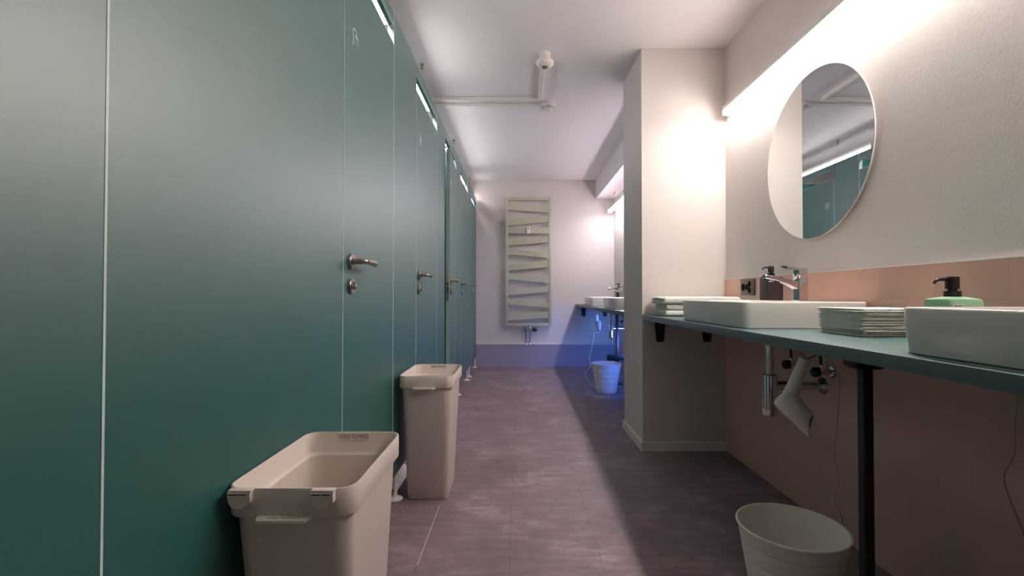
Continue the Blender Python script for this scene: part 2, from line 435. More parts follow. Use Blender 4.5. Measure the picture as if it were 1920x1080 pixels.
# cubicle dividers
for y, lb in ((-0.1, 'behind the camera'), (1.1, 'left of the first door'), (2.37, 'between first and second cubicle'), (3.45, 'between second and third cubicle'), (4.45, 'between third and fourth cubicle'), (5.45, 'between fourth and last cubicle')):
    t = thing('cubicle_divider', 'dark green divider wall inside the row, ' + lb, 'partition', (XL - PT, y, 0), group='dividers inside the cubicles')
    bx('panel', 'green', t, XBK - XL + PT + 0.001, -0.001, -0.014, 0.014, ZB, ZTOP - 0.01)
    for fx in (-0.35, -1.1):
        bm = bmesh.new(); lathe(bm, [(0.030, 0.0), (0.030, 0.005), (0.012, 0.012), (0.010, 0.02), (0.010, ZB)], 20, (fx, 0, 0)); obj('leg', bm, 'white_plastic', t)

# ------------------------------------------------------------ LED bars
def led_bar(label, x, y0, y1, z0, led, wires, zc, wd=0.05, hh=0.055, name='led_bar'):
    t = thing(name, label, 'light', (x, y0, z0), group='long LED bars')
    L = y1 - y0
    bx('housing', 'housing', t, -wd / 2, wd / 2, 0, L, 0.030, hh, bev=0.002)
    bx('end_cap', 'housing', t, -wd / 2, wd / 2, -0.003, 0, 0.0, hh)
    bx('end_cap', 'housing', t, -wd / 2, wd / 2, L, L + 0.003, 0.0, hh)
    bx('diffuser', led, t, -wd / 2 + 0.002, wd / 2 - 0.002, 0.001, L - 0.001, 0.003, 0.0295)
    bx('bottom_lens', led.replace('led', 'lens'), t, -wd / 2 + 0.004, wd / 2 - 0.004, 0.001, L - 0.001, 0.0, 0.0028)
    for wy in wires:
        bm = bmesh.new(); tube(bm, [(0, wy - y0, hh), (0, wy - y0, zc - z0 - 0.012)], 0.0006, 6); obj('suspension_wire', bm, 'dark_steel', t)
        bm = bmesh.new(); lathe(bm, [(0.010, zc - z0 - 0.014), (0.010, zc - z0)], 16, (0, wy - y0, 0)); box(bm, -0.014, 0.006, wy - y0 - 0.004, wy - y0 + 0.004, zc - z0 - 0.035, zc - z0 - 0.028); obj('ceiling_mount', bm, 'steel', t)
    return t
led_bar('long glowing LED bar along the washing wall above the round mirror', 1.256, 0.50, 2.84, 2.046, 'led_near', (1.0,), ZC, wd=0.040)
led_bar('short end of glowing LED bar under the soffit beyond the column', 1.205, 3.55, 6.20, 2.045, 'led_far', (4.2, 5.90), 2.25)
for y0, y1, ws, lb in ((0.80, 2.27, (1.6,), 'seen in the slot above the first cubicle door'), (2.55, 3.35, (3.12,), 'seen in the slot above the second cubicle door'),
                       (3.62, 4.15, (), 'seen in the slot above the door standing ajar'), (4.20, 5.65, (4.67,), 'seen in the slot above the fourth cubicle door'),
                       (5.95, 6.30, (6.17,), 'seen in the slot above the last cubicle door')):
    led_bar('glowing LED bar inside the cubicles, ' + lb, -0.640, y0, y1, 2.272, 'led_stall', ws, ZC)
t = thing('added_blue_lamp', 'unseen box lamp added for the blue glow under the far counter, behind the column', 'light', (XR - TT, 4.95, 0.45))  # hidden lamp added to give the blue glow on the back wall
bx('lamp_case', 'white_plastic', t, -0.135, 0, -0.035, 0.035, -0.07, 0.07, bev=0.003)
bx('rear_lens', 'added_blue_led', t, -0.130, -0.005, 0.035, 0.040, -0.065, 0.065)
t = thing('added_blue_spot', 'unseen spotlight added to shine blue on the far wastebasket, behind the column', 'light', (XR - TT, 4.02, 0.50))  # unseen spotlight added to turn the side of the far wastebasket blue
bx('wall_base', 'white_plastic', t, -0.015, 0, -0.03, 0.03, -0.03, 0.03, bev=0.002)
aim = Vector((0.93, 4.62, 0.13)) - Vector((XR - TT - 0.08, 4.06, 0.47)); an = aim.normalized()
bm = bmesh.new(); c0 = Vector((-0.08, 0.04, -0.03)); tube(bm, [tuple(c0 - an * 0.07), tuple(c0 - an * 0.01)], 0.024, 20); tube(bm, [(-0.014, 0, 0), tuple(c0 - an * 0.05)], 0.007, 10); obj('lamp_head', bm, 'white_plastic', t)
ld = bpy.data.lights.new('spot_beam', 'SPOT'); ld.energy = 16; ld.color = (0.08, 0.22, 1.0); ld.spot_size = math.radians(52); ld.spot_blend = 0.5; ld.shadow_soft_size = 0.02
lo = bpy.data.objects.new('spot_beam', ld); COL.objects.link(lo); lo.parent = t; lo.location = c0; lo.rotation_euler = aim.to_track_quat('-Z', 'Y').to_euler()

# ------------------------------------------------------------ ceiling fittings
t = thing('cable_duct', 'pair of white cable ducts crossing the ceiling to the smoke detector', 'cable duct', (0, 3.72, ZC))
for yy in (-0.058, 0.058):
    bx('duct', 'white_plastic', t, -1.3, 0.20 if yy > 0 else 0.17, yy - 0.014, yy + 0.014, -0.026, 0, bev=0.006, seg=3)
t = thing('cable_duct', 'short white cable duct along the ceiling behind the motion sensor', 'cable duct', (0.166, 3.06, ZC))
bx('duct', 'white_plastic', t, -0.016, 0.016, 0.0, 0.585, -0.026, 0, bev=0.004)
t = thing('motion_sensor', 'white motion sensor hanging from the ceiling at the duct end', 'sensor', (0.170, 2.99, ZC))
bm = bmesh.new(); lathe(bm, [(0.036, 0), (0.036, -0.040), (0.038, -0.046)], 36); obj('mount', bm, 'white_plastic', t)
bm = bmesh.new(); lathe(bm, [(0.038, -0.044), (0.054, -0.050), (0.057, -0.056), (0.056, -0.066), (0.046, -0.078), (0.028, -0.086), (0.0, -0.087)][:-1], 36); obj('housing', bm, 'white_plastic', t)
bm = bmesh.new(); lathe(bm, [(0.021, -0.084), (0.021, -0.089), (0.016, -0.094), (0.006, -0.097)], 24); obj('lens', bm, 'steel', t)
t = thing('smoke_detector', 'round white smoke detector with dark slots under the ceiling', 'smoke detector', (0.238, 3.79, ZC))
bm = bmesh.new(); lathe(bm, [(0.056, 0), (0.058, -0.004), (0.058, -0.022), (0.055, -0.026)], 40); obj('base', bm, 'white_plastic', t)
bm = bmesh.new(); lathe(bm, [(0.054, -0.025), (0.052, -0.034), (0.044, -0.044), (0.026, -0.055), (0.010, -0.058)], 40); obj('dome', bm, 'white_plastic', t)
bm = bmesh.new()
for rr, zz in ((0.0535, -0.030), (0.0490, -0.040)):
    for k in range(6):
        a0 = 2 * PI * k / 6 + 0.12; a1 = a0 + 2 * PI / 6 - 0.24
        pts = [(rr * math.cos(a0 + (a1 - a0) * q / 6), rr * math.sin(a0 + (a1 - a0) * q / 6), zz) for q in range(7)]
        tube(bm, pts, 0.0018, 6)
obj('vent_slot', bm, 'black_plastic', t)

# ------------------------------------------------------------ counters
def counter(label, y0, y1):
    t = thing('wash_counter', label, 'counter', (0.765, y0, 0), group='green grey wash counters')
    bx('worktop', 'counter', t, 0, XR - TT - 0.765, 0, y1 - y0, ZT - 0.031, ZT, bev=0.0018)
    return t
near_counter = counter('long green grey wash counter in front of the column carrying two basins', YN, CY0)
far_counter = counter('green grey wash counter in the alcove beyond the column', CY1, YB)

def bracket(ct, x, y, along='y', sgn=-1):
    # flat tapering bracket hanging under the counter against a wall plane
    t = thing_part('bracket', ct); t.location = (x - ct.location.x, y - ct.location.y, ZT - 0.031)
    bm = bmesh.new()
    prof = [(-0.032, 0), (0.032, 0), (0.024, -0.125), (0.018, -0.137), (-0.018, -0.137), (-0.024, -0.125)]
    def P(u, w_, z): return (u, w_, z) if along == 'y' else (w_, u, z)
    loft(bm, [[P(u, 0, z) for u, z in prof], [P(u, sgn * 0.008, z) for u, z in prof]])
    obj('wall_plate', bm, 'black', t)
    bm = bmesh.new()
    a, b = sorted((sgn * 0.008, sgn * 0.11))
    if along == 'y': box(bm, -0.030, 0.030, a, b, -0.007, 0, 0.001)
    else: box(bm, a, b, -0.030, 0.030, -0.007, 0, 0.001)
    obj('support_arm', bm, 'black', t)
    bm = bmesh.new()
    g = [(0.0, -0.007), (sgn * 0.10, -0.007), (sgn * 0.008, -0.11)]
    if along == 'y': loft(bm, [[(-0.003, q, z) for q, z in g], [(0.003, q, z) for q, z in g]])
    else: loft(bm, [[(q, -0.003, z) for q, z in g], [(q, 0.003, z) for q, z in g]])
    obj('gusset', bm, 'black', t)
bracket(near_counter, 0.875, CY0)
bracket(near_counter, 1.165, CY0)
bracket(far_counter, 0.875, YB)
bracket(far_counter, 1.16, YB)
bracket(near_counter, XR - TT, 1.165, along='x')

def leg(ct, x, y, cross=False):
    t = thing_part('leg', ct); t.location = (x - ct.location.x, y - ct.location.y, 0)
    bx('post', 'black', t, -0.0125, 0.0125, -0.0115, 0.0115, 0.008, ZT - 0.031 - 0.012, bev=0.003)
    bm = bmesh.new()
    loft(bm, [rrect(0, 0, 0.058, 0.040, 0.004, ZT - 0.056), rrect(0, 0, 0.074, 0.052, 0.004, ZT - 0.049), rrect(0, 0, 0.074, 0.052, 0.004, ZT - 0.0312)])
    obj('top_plate', bm, 'black', t)
    bm = bmesh.new(); loft(bm, [rrect(0, 0, 0.11, 0.11, 0.008, 0), rrect(0, 0, 0.11, 0.11, 0.008, 0.008)]); obj('foot_plate', bm, 'black', t)
    if cross: bx('crossbar', 'black', t, -0.11, 0.20, -0.03, 0.03, 0.255, 0.315, bev=0.003)
leg(near_counter, 0.842, 1.15)
leg(far_counter, 1.066, 5.10, True)

# ------------------------------------------------------------ basins
def make_basin(label, y0, y1):
    W, D = 0.462, y1 - y0
    x0 = 0.808
    t = thing('wash_basin', label, 'basin', (x0 + W / 2, (y0 + y1) / 2, ZT), group='white ceramic basins on the counters')
    H = 0.097
    bm = bmesh.new()
    rg = [rrect(0.002, 0, W - 0.016, D - 0.016, 0.028, 0.0), rrect(0.001, 0, W - 0.010, D - 0.010, 0.030, 0.002), rrect(0.0, 0, W - 0.004, D - 0.004, 0.032, H * 0.5), rrect(0, 0, W, D, 0.034, H - 0.006),
          rrect(0, 0, W - 0.002, D - 0.002, 0.033, H - 0.002), rrect(0, 0, W - 0.008, D - 0.008, 0.030, H)]
    # inside bowl, off-centre towards the room: tap ledge at the wall side
    iw, idp, ic = W - 0.150, D - 0.036, -0.060
    rg += [rrect(ic, 0, iw, idp, 0.034, H), rrect(ic, 0, iw - 0.006, idp - 0.006, 0.032, H - 0.004), rrect(ic, 0, iw - 0.030, idp - 0.030, 0.045, 0.030), rrect(ic, 0, iw - 0.060, idp - 0.060, 0.045, 0.018), rrect(ic, 0, 0.06, 0.06, 0.029, 0.013)]
    loft(bm, rg)
    obj('bowl', bm, 'ceramic', t, angle=50)
    bm = bmesh.new(); lathe(bm, [(0.023, 0.0135), (0.023, 0.016), (0.018, 0.018), (0.004, 0.018)], 24, (ic, 0, 0)); obj('drain', bm, 'chrome', t)
    return t
make_basin('white rectangular basin left of the thin towel stack, with the dark soap bottle', 1.70, 2.35)
make_basin('white rectangular basin nearest the camera, cut off by the right picture edge', 0.46, 1.012)
make_basin('near basin of the two on the far counter, half hidden by the column', 3.98, 4.53)
make_basin('far basin on the alcove counter, nearest the back wall', 5.26, 5.81)

# ------------------------------------------------------------ faucets
def make_faucet(label, x, y):
    t = thing('faucet', label, 'faucet', (x, y, ZT + 0.097), group='chrome mixer taps')
    bm = bmesh.new()
    loft(bm, [rrect(0, 0, 0.056, 0.052, 0.012, 0.0), rrect(0, 0, 0.056, 0.052, 0.012, 0.003), rrect(0, 0, 0.050, 0.046, 0.011, 0.004), rrect(0, 0, 0.046, 0.044, 0.010, 0.05), rrect(0, 0, 0.046, 0.044, 0.010, 0.098), rrect(0, 0, 0.042, 0.040, 0.010, 0.101)])
    obj('body', bm, 'chrome', t)
    bm = bmesh.new()
    ys = lambda a, w_, z: [(a, -w_ / 2, z[0]), (a, w_ / 2, z[0]), (a, w_ / 2, z[1]), (a, -w_ / 2, z[1])]
    secs = [(-0.010, 0.040, (0.045, 0.082)), (-0.030, 0.038, (0.052, 0.082)), (-0.060, 0.034, (0.069, 0.091)), (-0.110, 0.030, (0.086, 0.104)), (-0.145, 0.031, (0.092, 0.111)), (-0.155, 0.027, (0.095, 0.109))]
    loft(bm, [[(a, -w_ / 2, z[0] + 0.003), (a, -w_ / 2 + 0.003, z[0]), (a, w_ / 2 - 0.003, z[0]), (a, w_ / 2, z[0] + 0.003), (a, w_ / 2, z[1] - 0.003), (a, w_ / 2 - 0.003, z[1]), (a, -w_ / 2 + 0.003, z[1]), (a, -w_ / 2, z[1] - 0.003)] for a, w_, z in secs])
    sp = obj('spout', bm, 'chrome', t)
    bm = bmesh.new(); lathe(bm, [(0.011, 0.084), (0.012, 0.087), (0.012, 0.096)], 20, (-0.141, 0, 0)); obj('aerator', bm, 'dark_steel', sp)
    bm = bmesh.new()
    loft(bm, [rrect(0, 0, 0.044, 0.042, 0.010, 0.103), rrect(0, 0, 0.046, 0.044, 0.010, 0.105), rrect(0, 0, 0.046, 0.044, 0.010, 0.130), rrect(0.002, 0, 0.040, 0.040, 0.010, 0.136)])
    secs = [(0.018, 0.040, 0.126, 0.135), (-0.015, 0.042, 0.130, 0.1385), (-0.045, 0.034, 0.137, 0.1435), (-0.070, 0.028, 0.143, 0.1475), (-0.076, 0.022, 0.145, 0.1475)]
    loft(bm, [[(a, -w_ / 2, z0), (a, w_ / 2, z0), (a, w_ / 2, z1), (a, -w_ / 2, z1)] for a, w_, z0, z1 in secs])
    obj('lever', bm, 'chrome', t)
    return t
fa = make_faucet('chrome mixer tap on the basin beside the dark soap bottle', 1.195, 2.00)
dup(fa, (1.195, 0.735, ZT + 0.097), 0, 'chrome mixer tap on the basin at the right picture edge')
dup(fa, (1.195, 4.255, ZT + 0.097), 0, 'chrome mixer tap on the near basin beyond the column')
dup(fa, (1.195, 5.47, ZT + 0.097), 0, 'chrome mixer tap on the basin by the back wall')

# ------------------------------------------------------------ soap dispensers
def bottle(label, loc, body, side=0.076, h=0.115, rz=0.0):
    t = thing('soap_dispenser', label, 'soap dispenser', loc, rz, 'square pump bottles')
    bm = bmesh.new(); s = side
    loft(bm, [rrect(0, 0, s - 0.006, s - 0.006, 0.006, 0), rrect(0, 0, s, s, 0.007, 0.003), rrect(0, 0, s, s, 0.007, h - 0.012), rrect(0, 0, s - 0.004, s - 0.004, 0.007, h - 0.006), rrect(0, 0, 0.040, 0.040, 0.0195, h)])
    obj('bottle', bm, body, t)
    bm = bmesh.new(); lathe(bm, [(0.0165, h - 0.001), (0.0165, h + 0.013), (0.009, h + 0.0135), (0.009, h + 0.019)], 28); obj('collar', bm, 'black_plastic', t)
    bm = bmesh.new(); lathe(bm, [(0.0135, h + 0.018), (0.0135, h + 0.044), (0.012, h + 0.047), (0.004, h + 0.048)], 28)
    tube(bm, [(-0.008, 0, h + 0.041), (-0.028, 0, h + 0.041), (-0.038, 0, h + 0.038), (-0.043, 0, h + 0.031)], [0.0045, 0.0042, 0.0036, 0.003], 10, True, 4)
    obj('pump_head', bm, 'black_plastic', t)
    lb = bx('label', 'label', t, -s / 2 + 0.003, -s / 2 + 0.027, -s / 2 - 0.0007, -s / 2 + 0.0002, h - 0.028, h - 0.017)
    bm = bmesh.new()
    for k, (a, b) in enumerate(((0.006, 0.010), (0.011, 0.014), (0.0155, 0.019), (0.020, 0.0235))): box(bm, -s / 2 + a, -s / 2 + b, -s / 2 - 0.0011, -s / 2 - 0.0006, h - 0.0245, h - 0.0205)
    obj('print', bm, 'ink', lb)
    return t
bottle('dark brown square soap dispenser behind the chrome tap on the basin', (1.205, 2.250, ZT + 0.097), 'bottle_brown', rz=0.05)
bottle('mint green square soap dispenser standing between the two near basins', (1.025, 1.115, ZT), 'bottle_green', h=0.118, side=0.078)
bottle('dark square soap dispenser on the far basin by the back wall', (1.215, 5.70, ZT + 0.097), 'bottle_brown', rz=0.05)

# ------------------------------------------------------------ socket
t = thing('wall_socket', 'anthracite triple socket plate on the pink tiles beside the column', 'socket', (XR - TT, 2.625, 1.003))
bx('plate', 'socket', t, -0.010, 0, -0.075, 0.075, -0.045, 0.045, bev=0.003)
def disc(name, m, parent, y, z, r, x0, x1):
    bm = bmesh.new(); lathe(bm, [(r, x0), (r, x1)], 24, (0, y, z), 'X'); return obj(name, bm, m, parent)
disc('cover_disc', 'socket_hole', t, 0.040, 0.0, 0.021, -0.0108, -0.008)
for cy, cz in ((0.000, 0.0), (-0.030, 0.017), (-0.030, -0.017)):
    d = disc('outlet', 'socket_hole', t, cy, cz, 0.0165, -0.0108, -0.008)

# ------------------------------------------------------------ mirror
t = thing('round_mirror', 'large round frameless mirror on the wall above the basin', 'mirror', (XR, 2.03, 1.564))
bm = bmesh.new(); lathe(bm, [(0.33, 0.0), (0.33, -0.016)], 64, (0, 0, 0), 'X'); obj('backing', bm, 'white_plastic', t)
bm = bmesh.new(); lathe(bm, [(0.361, -0.016), (0.361, -0.021)], 128, (0, 0, 0), 'X'); obj('glass_edge', bm, 'mirror_edge', t)
bm = bmesh.new(); lathe(bm, [(0.3595, -0.0208), (0.3595, -0.0216)], 128, (0, 0, 0), 'X'); obj('mirror_face', bm, 'mirror', t, smooth=False)

# ------------------------------------------------------------ towels
def towel(name, label, group, loc, wx, dy, h, seed, plies=2, sag=0.0, rz=0.0):
    rnd = random.Random(seed)
    t = thing(name, label, 'towel', loc, rz, group)
    bm = bmesh.new()
    ph = h / plies
    for p in range(plies):
        ox, oy = rnd.uniform(-0.002, 0.002), rnd.uniform(-0.002, 0.002)
        nx, ny = 22, 14
        rings = []
        # cross section in y-z, swept along x
        xs = [(-wx / 2, 0.12), (-wx / 2 + 0.0008, 0.55), (-wx / 2 + 0.0026, 0.88)] + [(-wx / 2 + 0.006 + (wx - 0.012) * i / nx, 1.0) for i in range(nx + 1)] + [(wx / 2 - 0.0022, 0.9), (wx / 2 - 0.0008, 0.62), (wx / 2, 0.30)]
        dxp, dyp = rnd.uniform(-0.003, 0.002), rnd.uniform(-0.003, 0.003)
        for i, (x, e) in enumerate(xs):
            ring = []
            cnt = 28
            for k in range(cnt):
                a = 2 * PI * k / cnt
                cy_, cz_ = math.cos(a), math.sin(a)
                sy = math.copysign(abs(cy_) ** 0.24, cy_); sz = math.copysign(abs(cz_) ** 0.62, cz_)
                nn = noise.noise(Vector((x * 22 + seed, sy * 3 + p * 7, seed * 1.7)))
                n2 = noise.noise(Vector((x * 90 + seed * 3, sy * 9 + p * 5, 2.0)))
                y = sy * dy / 2 * (1 - (1 - e) * 0.03) + 0.0026 * nn + oy + dyp * sy
                z = ph * (p + 0.5) + sz * ph / 2 * e * 0.98
                if p + 1 == plies or sz < 0: z += 0
                zz = z + (0.0007 + ph * 0.06) * n2 * min(1, (0.3 + p))
                if sag: zz += sag * (abs(sy) ** 3) * (0.6 + 0.4 * nn) * (p / max(1, plies - 1))
                ring.append((x + ox + 0.0015 * n2 * + dxp, y, max(0.0002, zz)))
            rings.append(ring)
        loft(bm, rings)
    obj('cloth', bm, 'towel', t, angle=80)
    return t
# thin stack between the two near basins
n = 13; hh = 0.0063
for k in range(n):
    rnd = random.Random(k + 5)
    if k == 0: lb = 'thin white folded towel at the very bottom of the stack between the near basins'
    elif k == n - 1: lb = 'thin white folded towel on top of the stack between the near basins'
    else: lb = 'thin white folded towel, %s up from the bottom of the stack between the basins' % ['', 'second', 'third', 'fourth', 'fifth', 'sixth', 'seventh', 'eighth', 'ninth', 'tenth', 'eleventh', 'twelfth'][k]
    towel('folded_towel', lb, 'thin towels stacked between the near basins', (1.100 + rnd.uniform(-.003, .003) + (0.004 if k < 3 else 0), 1.462 + rnd.uniform(-.003, .003), ZT + k * hh), 0.215, 0.205, hh * 1.0, k + 1, 2, rz=rnd.uniform(-0.02, 0.02))
# bigger towels at the column: smooth long fold towards the room, stacked plies at the corridor end
def folded_towel(label, loc, wx, dy, h, plies, seed, bulge=0.0):
    t = thing('folded_towel', label, 'towel', loc, group='towels stacked beside the column')
    bm = bmesh.new()
    nx, cnt = 26, 40
    rings = []
    xs = [(-wx / 2, 0.80), (-wx / 2 + 0.002, 0.93)] + [(-wx / 2 + 0.008 + (wx - 0.016) * i / nx, 1.0) for i in range(nx + 1)] + [(wx / 2 - 0.003, 0.8), (wx / 2, 0.5)]
    for x, e in xs:
        ring = []
        for k in range(cnt):
            a = 2 * PI * k / cnt
            sy = math.copysign(abs(math.cos(a)) ** 0.35, math.cos(a)); sz = math.copysign(abs(math.sin(a)) ** 0.55, math.sin(a))
            n1 = noise.noise(Vector((x * 9 + seed, sy * 2, seed))); n2 = noise.noise(Vector((x * 30, sy * 5 + seed, sz * 2)))
            lift = bulge * (0.5 + n1) * (abs(sy) ** 2) * (1 if sz > 0 else 0)
            ring.append((x, sy * dy / 2 * (1 + 0.02 * n1) * (0.99 if e < 1 else 1), max(0.0003, h / 2 + sz * h / 2 * e + lift + (0.0015 * n2 if sz > 0 else 0))))
        rings.append(ring)
    loft(bm, rings)
    obj('cloth', bm, 'towel', t, angle=80)
    rnd = random.Random(seed)
    bm = bmesh.new()
    ph = (h - 0.002) / plies
    for p in range(plies):
        pr = rnd.uniform(0.006, 0.014); w0 = dy * rnd.uniform(0.86, 0.97); oy = rnd.uniform(-0.004, 0.004)
        rg = []
        for q, e in ((0.004, 1.0), (0.0, 1.0), (-pr * 0.6, 0.95), (-pr * 0.92, 0.7), (-pr, 0.25)):
            r_ = []
            for k in range(36):
                a = 2 * PI * k / 36
                sy = math.copysign(abs(math.cos(a)) ** 0.4, math.cos(a)); sz = math.copysign(abs(math.sin(a)) ** 0.8, math.sin(a))
                wv = 0.0016 * math.sin(sy * 5 + seed + p * 0.8) * (1 + bulge * 120) + 0.0012 * noise.noise(Vector((sy * 4, p * 3, seed)))
                r_.append((-wx / 2 + q, sy * w0 / 2 + oy, max(0.0003, ph * (p + 0.5) + 0.001 + sz * ph * 0.46 * e + wv)))
            rg.append(r_)
        loft(bm, rg)
    obj('ply_ends', bm, 'towel', t, angle=80)
    return t
zz = ZT
for k, (h, pl, lb) in enumerate(((0.036, 5, 'thick folded white towel at the bottom of the stack beside the column'), (0.036, 4, 'thick folded white towel in the middle of the stack beside the column'),
                                 (0.040, 2, 'loosely folded white towel on top of the stack beside the column'))):
    folded_towel(lb, (1.045 + (0, 0.003, -0.006)[k], 2.775 + (0, 0.004, 0.002)[k], zz), 0.41 + (0.01, 0, 0.02)[k], 0.215 + (0.01, 0, 0.03)[k], h, pl, 11 + k, 0.006 if k == 2 else 0)
    zz += h - 0.0005

# ------------------------------------------------------------ towel bins
def make_bin(label, loc, clips):
    t = thing('towel_bin', label, 'bin', loc, group='beige open bins for used towels')
    W, L, H = 0.248, 0.375, 0.592
    n = 8
    def rr(x0, x1, y0, y1, r, z): return rrect((x0 + x1) / 2, (y0 + y1) / 2, x1 - x0, y1 - y0, r, z, n)
    hw, hl = W / 2, L / 2
    cz = H - 0.056
    out = [rr(-.098, .084, -.098, .148, .022, 0.0), rr(-.102, .087, -.102, .151, .024, 0.004), rr(-hw + .011, hw - .011, -hl + .010, hl - .012, .034, cz - 0.004), rr(-hw + .010, hw - .010, -hl + .009, hl - .011, .034, cz)]
    coll = [rr(-hw + .002, hw - .002, -hl + .002, hl - .002, .036, cz), rr(-hw, hw, -hl, hl, .037, cz + 0.003), rr(-hw, hw, -hl, hl, .037, H - 0.0015), rr(-hw + .0008, hw - .0008, -hl + .0008, hl - .0008, .0365, H), rr(-hw + .003, hw - .003, -hl + .003, hl - .003, .035, H),
            rr(-hw + .0038, hw - .0038, -hl + .0038, hl - .0038, .034, H - 0.0015), rr(-hw + .006, hw - .006, -hl + .006, hl - .006, .033, cz + 0.006), rr(-hw + .010, hw - .010, -hl + .010, hl - .010, .032, cz + 0.001), rr(-hw + .015, hw - .015, -hl + .016, hl - .016, .030, cz - 0.001), rr(-.095, .080, -.095, .144, .020, 0.006)]
    bm = bmesh.new(); loft(bm, out + coll); obj('bin_body', bm, 'bin', t, angle=40)
    # finger lip at the front
    bm = bmesh.new()
    lw, ld = 0.051, 0.020
    pts = [(-lw, 0.003), (-lw + 0.001, -0.006), (-lw + 0.006, -ld + 0.001), (-lw + 0.012, -ld), (lw - 0.012, -ld), (lw - 0.006, -ld + 0.001), (lw - 0.001, -0.006), (lw, 0.003)]
    pts = [(x - 0.006, y - hl) for x, y in pts]
    loft(bm, [[(x, y, cz - 0.001) for x, y in pts], [(x, y, cz + 0.0045) for x, y in pts]])
    lip = obj('front_lip', bm, 'bin', t)
    lab = bx('lip_label', 'tape', lip, -0.040, 0.030, -hl - 0.0175, -hl - 0.003, cz + 0.0045, cz + 0.0050)
    text('lettering', 'USED TOWELS', 0.0115, 'ink', lip, (-0.005, -hl - 0.0100, cz + 0.0052), (0, 0, 0), 0.82)
    tp = bx('rim_label', 'tape', t, -0.042, 0.038, hl - 0.0062, hl - 0.0048, H - 0.020, H - 0.0025)
    text('lettering', 'USED TOWELS', 0.0150, 'ink', tp, (-0.002, hl - 0.0066, H - 0.0115), (PI / 2, 0, 0), 0.78)
    if clips:
        for cx in (-0.088, 0.068):
            bm = bmesh.new()
            r = 0.0195
            ring = [(cx - r, H - 0.004)] + [(cx + r * math.cos(a), H - 0.014 + 0.020 * math.sin(a)) for a in [PI + PI * k / 16 for k in range(17)]] + [(cx + r, H - 0.004)]
            loft(bm, [[(x, -hl - 0.0125, z) for x, z in ring], [(x, -hl - 0.0095, z) for x, z in ring]])
            box(bm, cx - r - 0.001, cx + r + 0.004, -hl - 0.011, -hl + 0.004, H - 0.003, H + 0.0006, 0.0005)
            box(bm, cx + r, cx + r + 0.003, -hl - 0.0125, -hl + 0.001, H - 0.022, H - 0.002, 0.0008)
            box(bm, cx - r - 0.001, cx - r + 0.001, -hl - 0.0125, -hl + 0.001, H - 0.012, H - 0.002, 0.0005)
            cl = obj('hinge_clip', bm, 'bin', t)
            bm = bmesh.new()
            box(bm, cx - r + 0.003, cx - 0.001, -hl - 0.0136, -hl - 0.0124, H - 0.0085, H - 0.0040)
            box(bm, cx + 0.001, cx + r - 0.003, -hl - 0.0136, -hl - 0.0124, H - 0.0085, H - 0.0040)
            obj('clip_hinge', bm, 'bin', cl)
            bm = bmesh.new()
            box(bm, cx - r + 0.003, cx - 0.001, -hl - 0.0139, -hl - 0.0134, H - 0.0074, H - 0.0054)
            box(bm, cx + 0.001, cx + r - 0.003, -hl - 0.0139, -hl - 0.0134, H - 0.0074, H - 0.0054)
            obj('clip_slot', bm, 'ink', cl)
    return t
make_bin('beige open bin nearest the camera with two hinge clips, lettered USED TOWELS', (-0.438, 1.090, 0), True)
make_bin('beige open bin further along the cubicle doors, without hinge clips', (-0.421, 2.330, 0), False)

# ------------------------------------------------------------ wastebaskets
def make_basket(label, loc):
    t = thing('wastebasket', label, 'wastebasket', loc, group='round off white wastebaskets')
    H = 0.290; r0, r1 = 0.096, 0.144
    R = lambda z: r0 + (r1 - r0) * z / H
    prof = [(r0 - 0.004, 0.0), (r0, 0.003)]
    for g in (0.045, 0.095, 0.145, 0.195, 0.245):
        prof += [(R(g - 0.004), g - 0.004), (R(g) - 0.0012, g - 0.001), (R(g) + 0.0004, g + 0.001), (R(g + 0.004) + 0.0006, g + 0.004)]
    prof += [(R(0.282), 0.282), (r1 + 0.003, 0.284), (r1 + 0.0045, 0.287), (r1 + 0.003, 0.290), (r1 - 0.001, 0.290), (r1 - 0.003, 0.287), (R(0.10) - 0.0025, 0.10), (R(0.097) - 0.0035, 0.097), (r0 - 0.002, 0.006), (0.02, 0.005)]
    bm = bmesh.new(); lathe(bm, prof, 72); obj('basket_shell', bm, 'basket', t, angle=50)
make_basket('off white ribbed wastebasket under the near counter beside the black leg', (0.795, 1.385, 0))
make_basket('off white ribbed wastebasket under the far counter, tinted by blue light', (0.866, 4.66, 0))

# ------------------------------------------------------------ traps and valves
def trap(label, x, y):
    t = thing('sink_trap', label, 'sink trap', (x, y, 0), group='chrome bottle traps under the basins')
    zb = ZT - 0.031
    bm = bmesh.new(); lathe(bm, [(0.030, zb), (0.030, zb - 0.012), (0.018, zb - 0.030), (0.018, zb - 0.052)], 24); obj('tailpiece', bm, 'black_plastic', t)
    bm = bmesh.new(); lathe(bm, [(0.0215, zb - 0.052), (0.0215, zb - 0.070), (0.016, zb - 0.071), (0.016, 0.625)], 28); obj('tail_pipe', bm, 'chrome', t)
    bm = bmesh.new(); lathe(bm, [(0.027, 0.628), (0.030, 0.624), (0.030, 0.490), (0.0315, 0.489), (0.0315, 0.462), (0.029, 0.455), (0.010, 0.454)], 32); obj('trap_cup', bm, 'chrome', t)
    bm = bmesh.new(); tube(bm, [(0.02, 0, 0.578), (XR - TT - x, 0, 0.578)], 0.020, 20); obj('waste_pipe', bm, 'chrome', t)
    bm = bmesh.new(); lathe(bm, [(0.036, XR - TT - x), (0.034, XR - TT - x - 0.006), (0.026, XR - TT - x - 0.012), (0.0205, XR - TT - x - 0.020)], 28, (0, 0, 0.578), 'X'); obj('wall_rosette', bm, 'chrome', t)
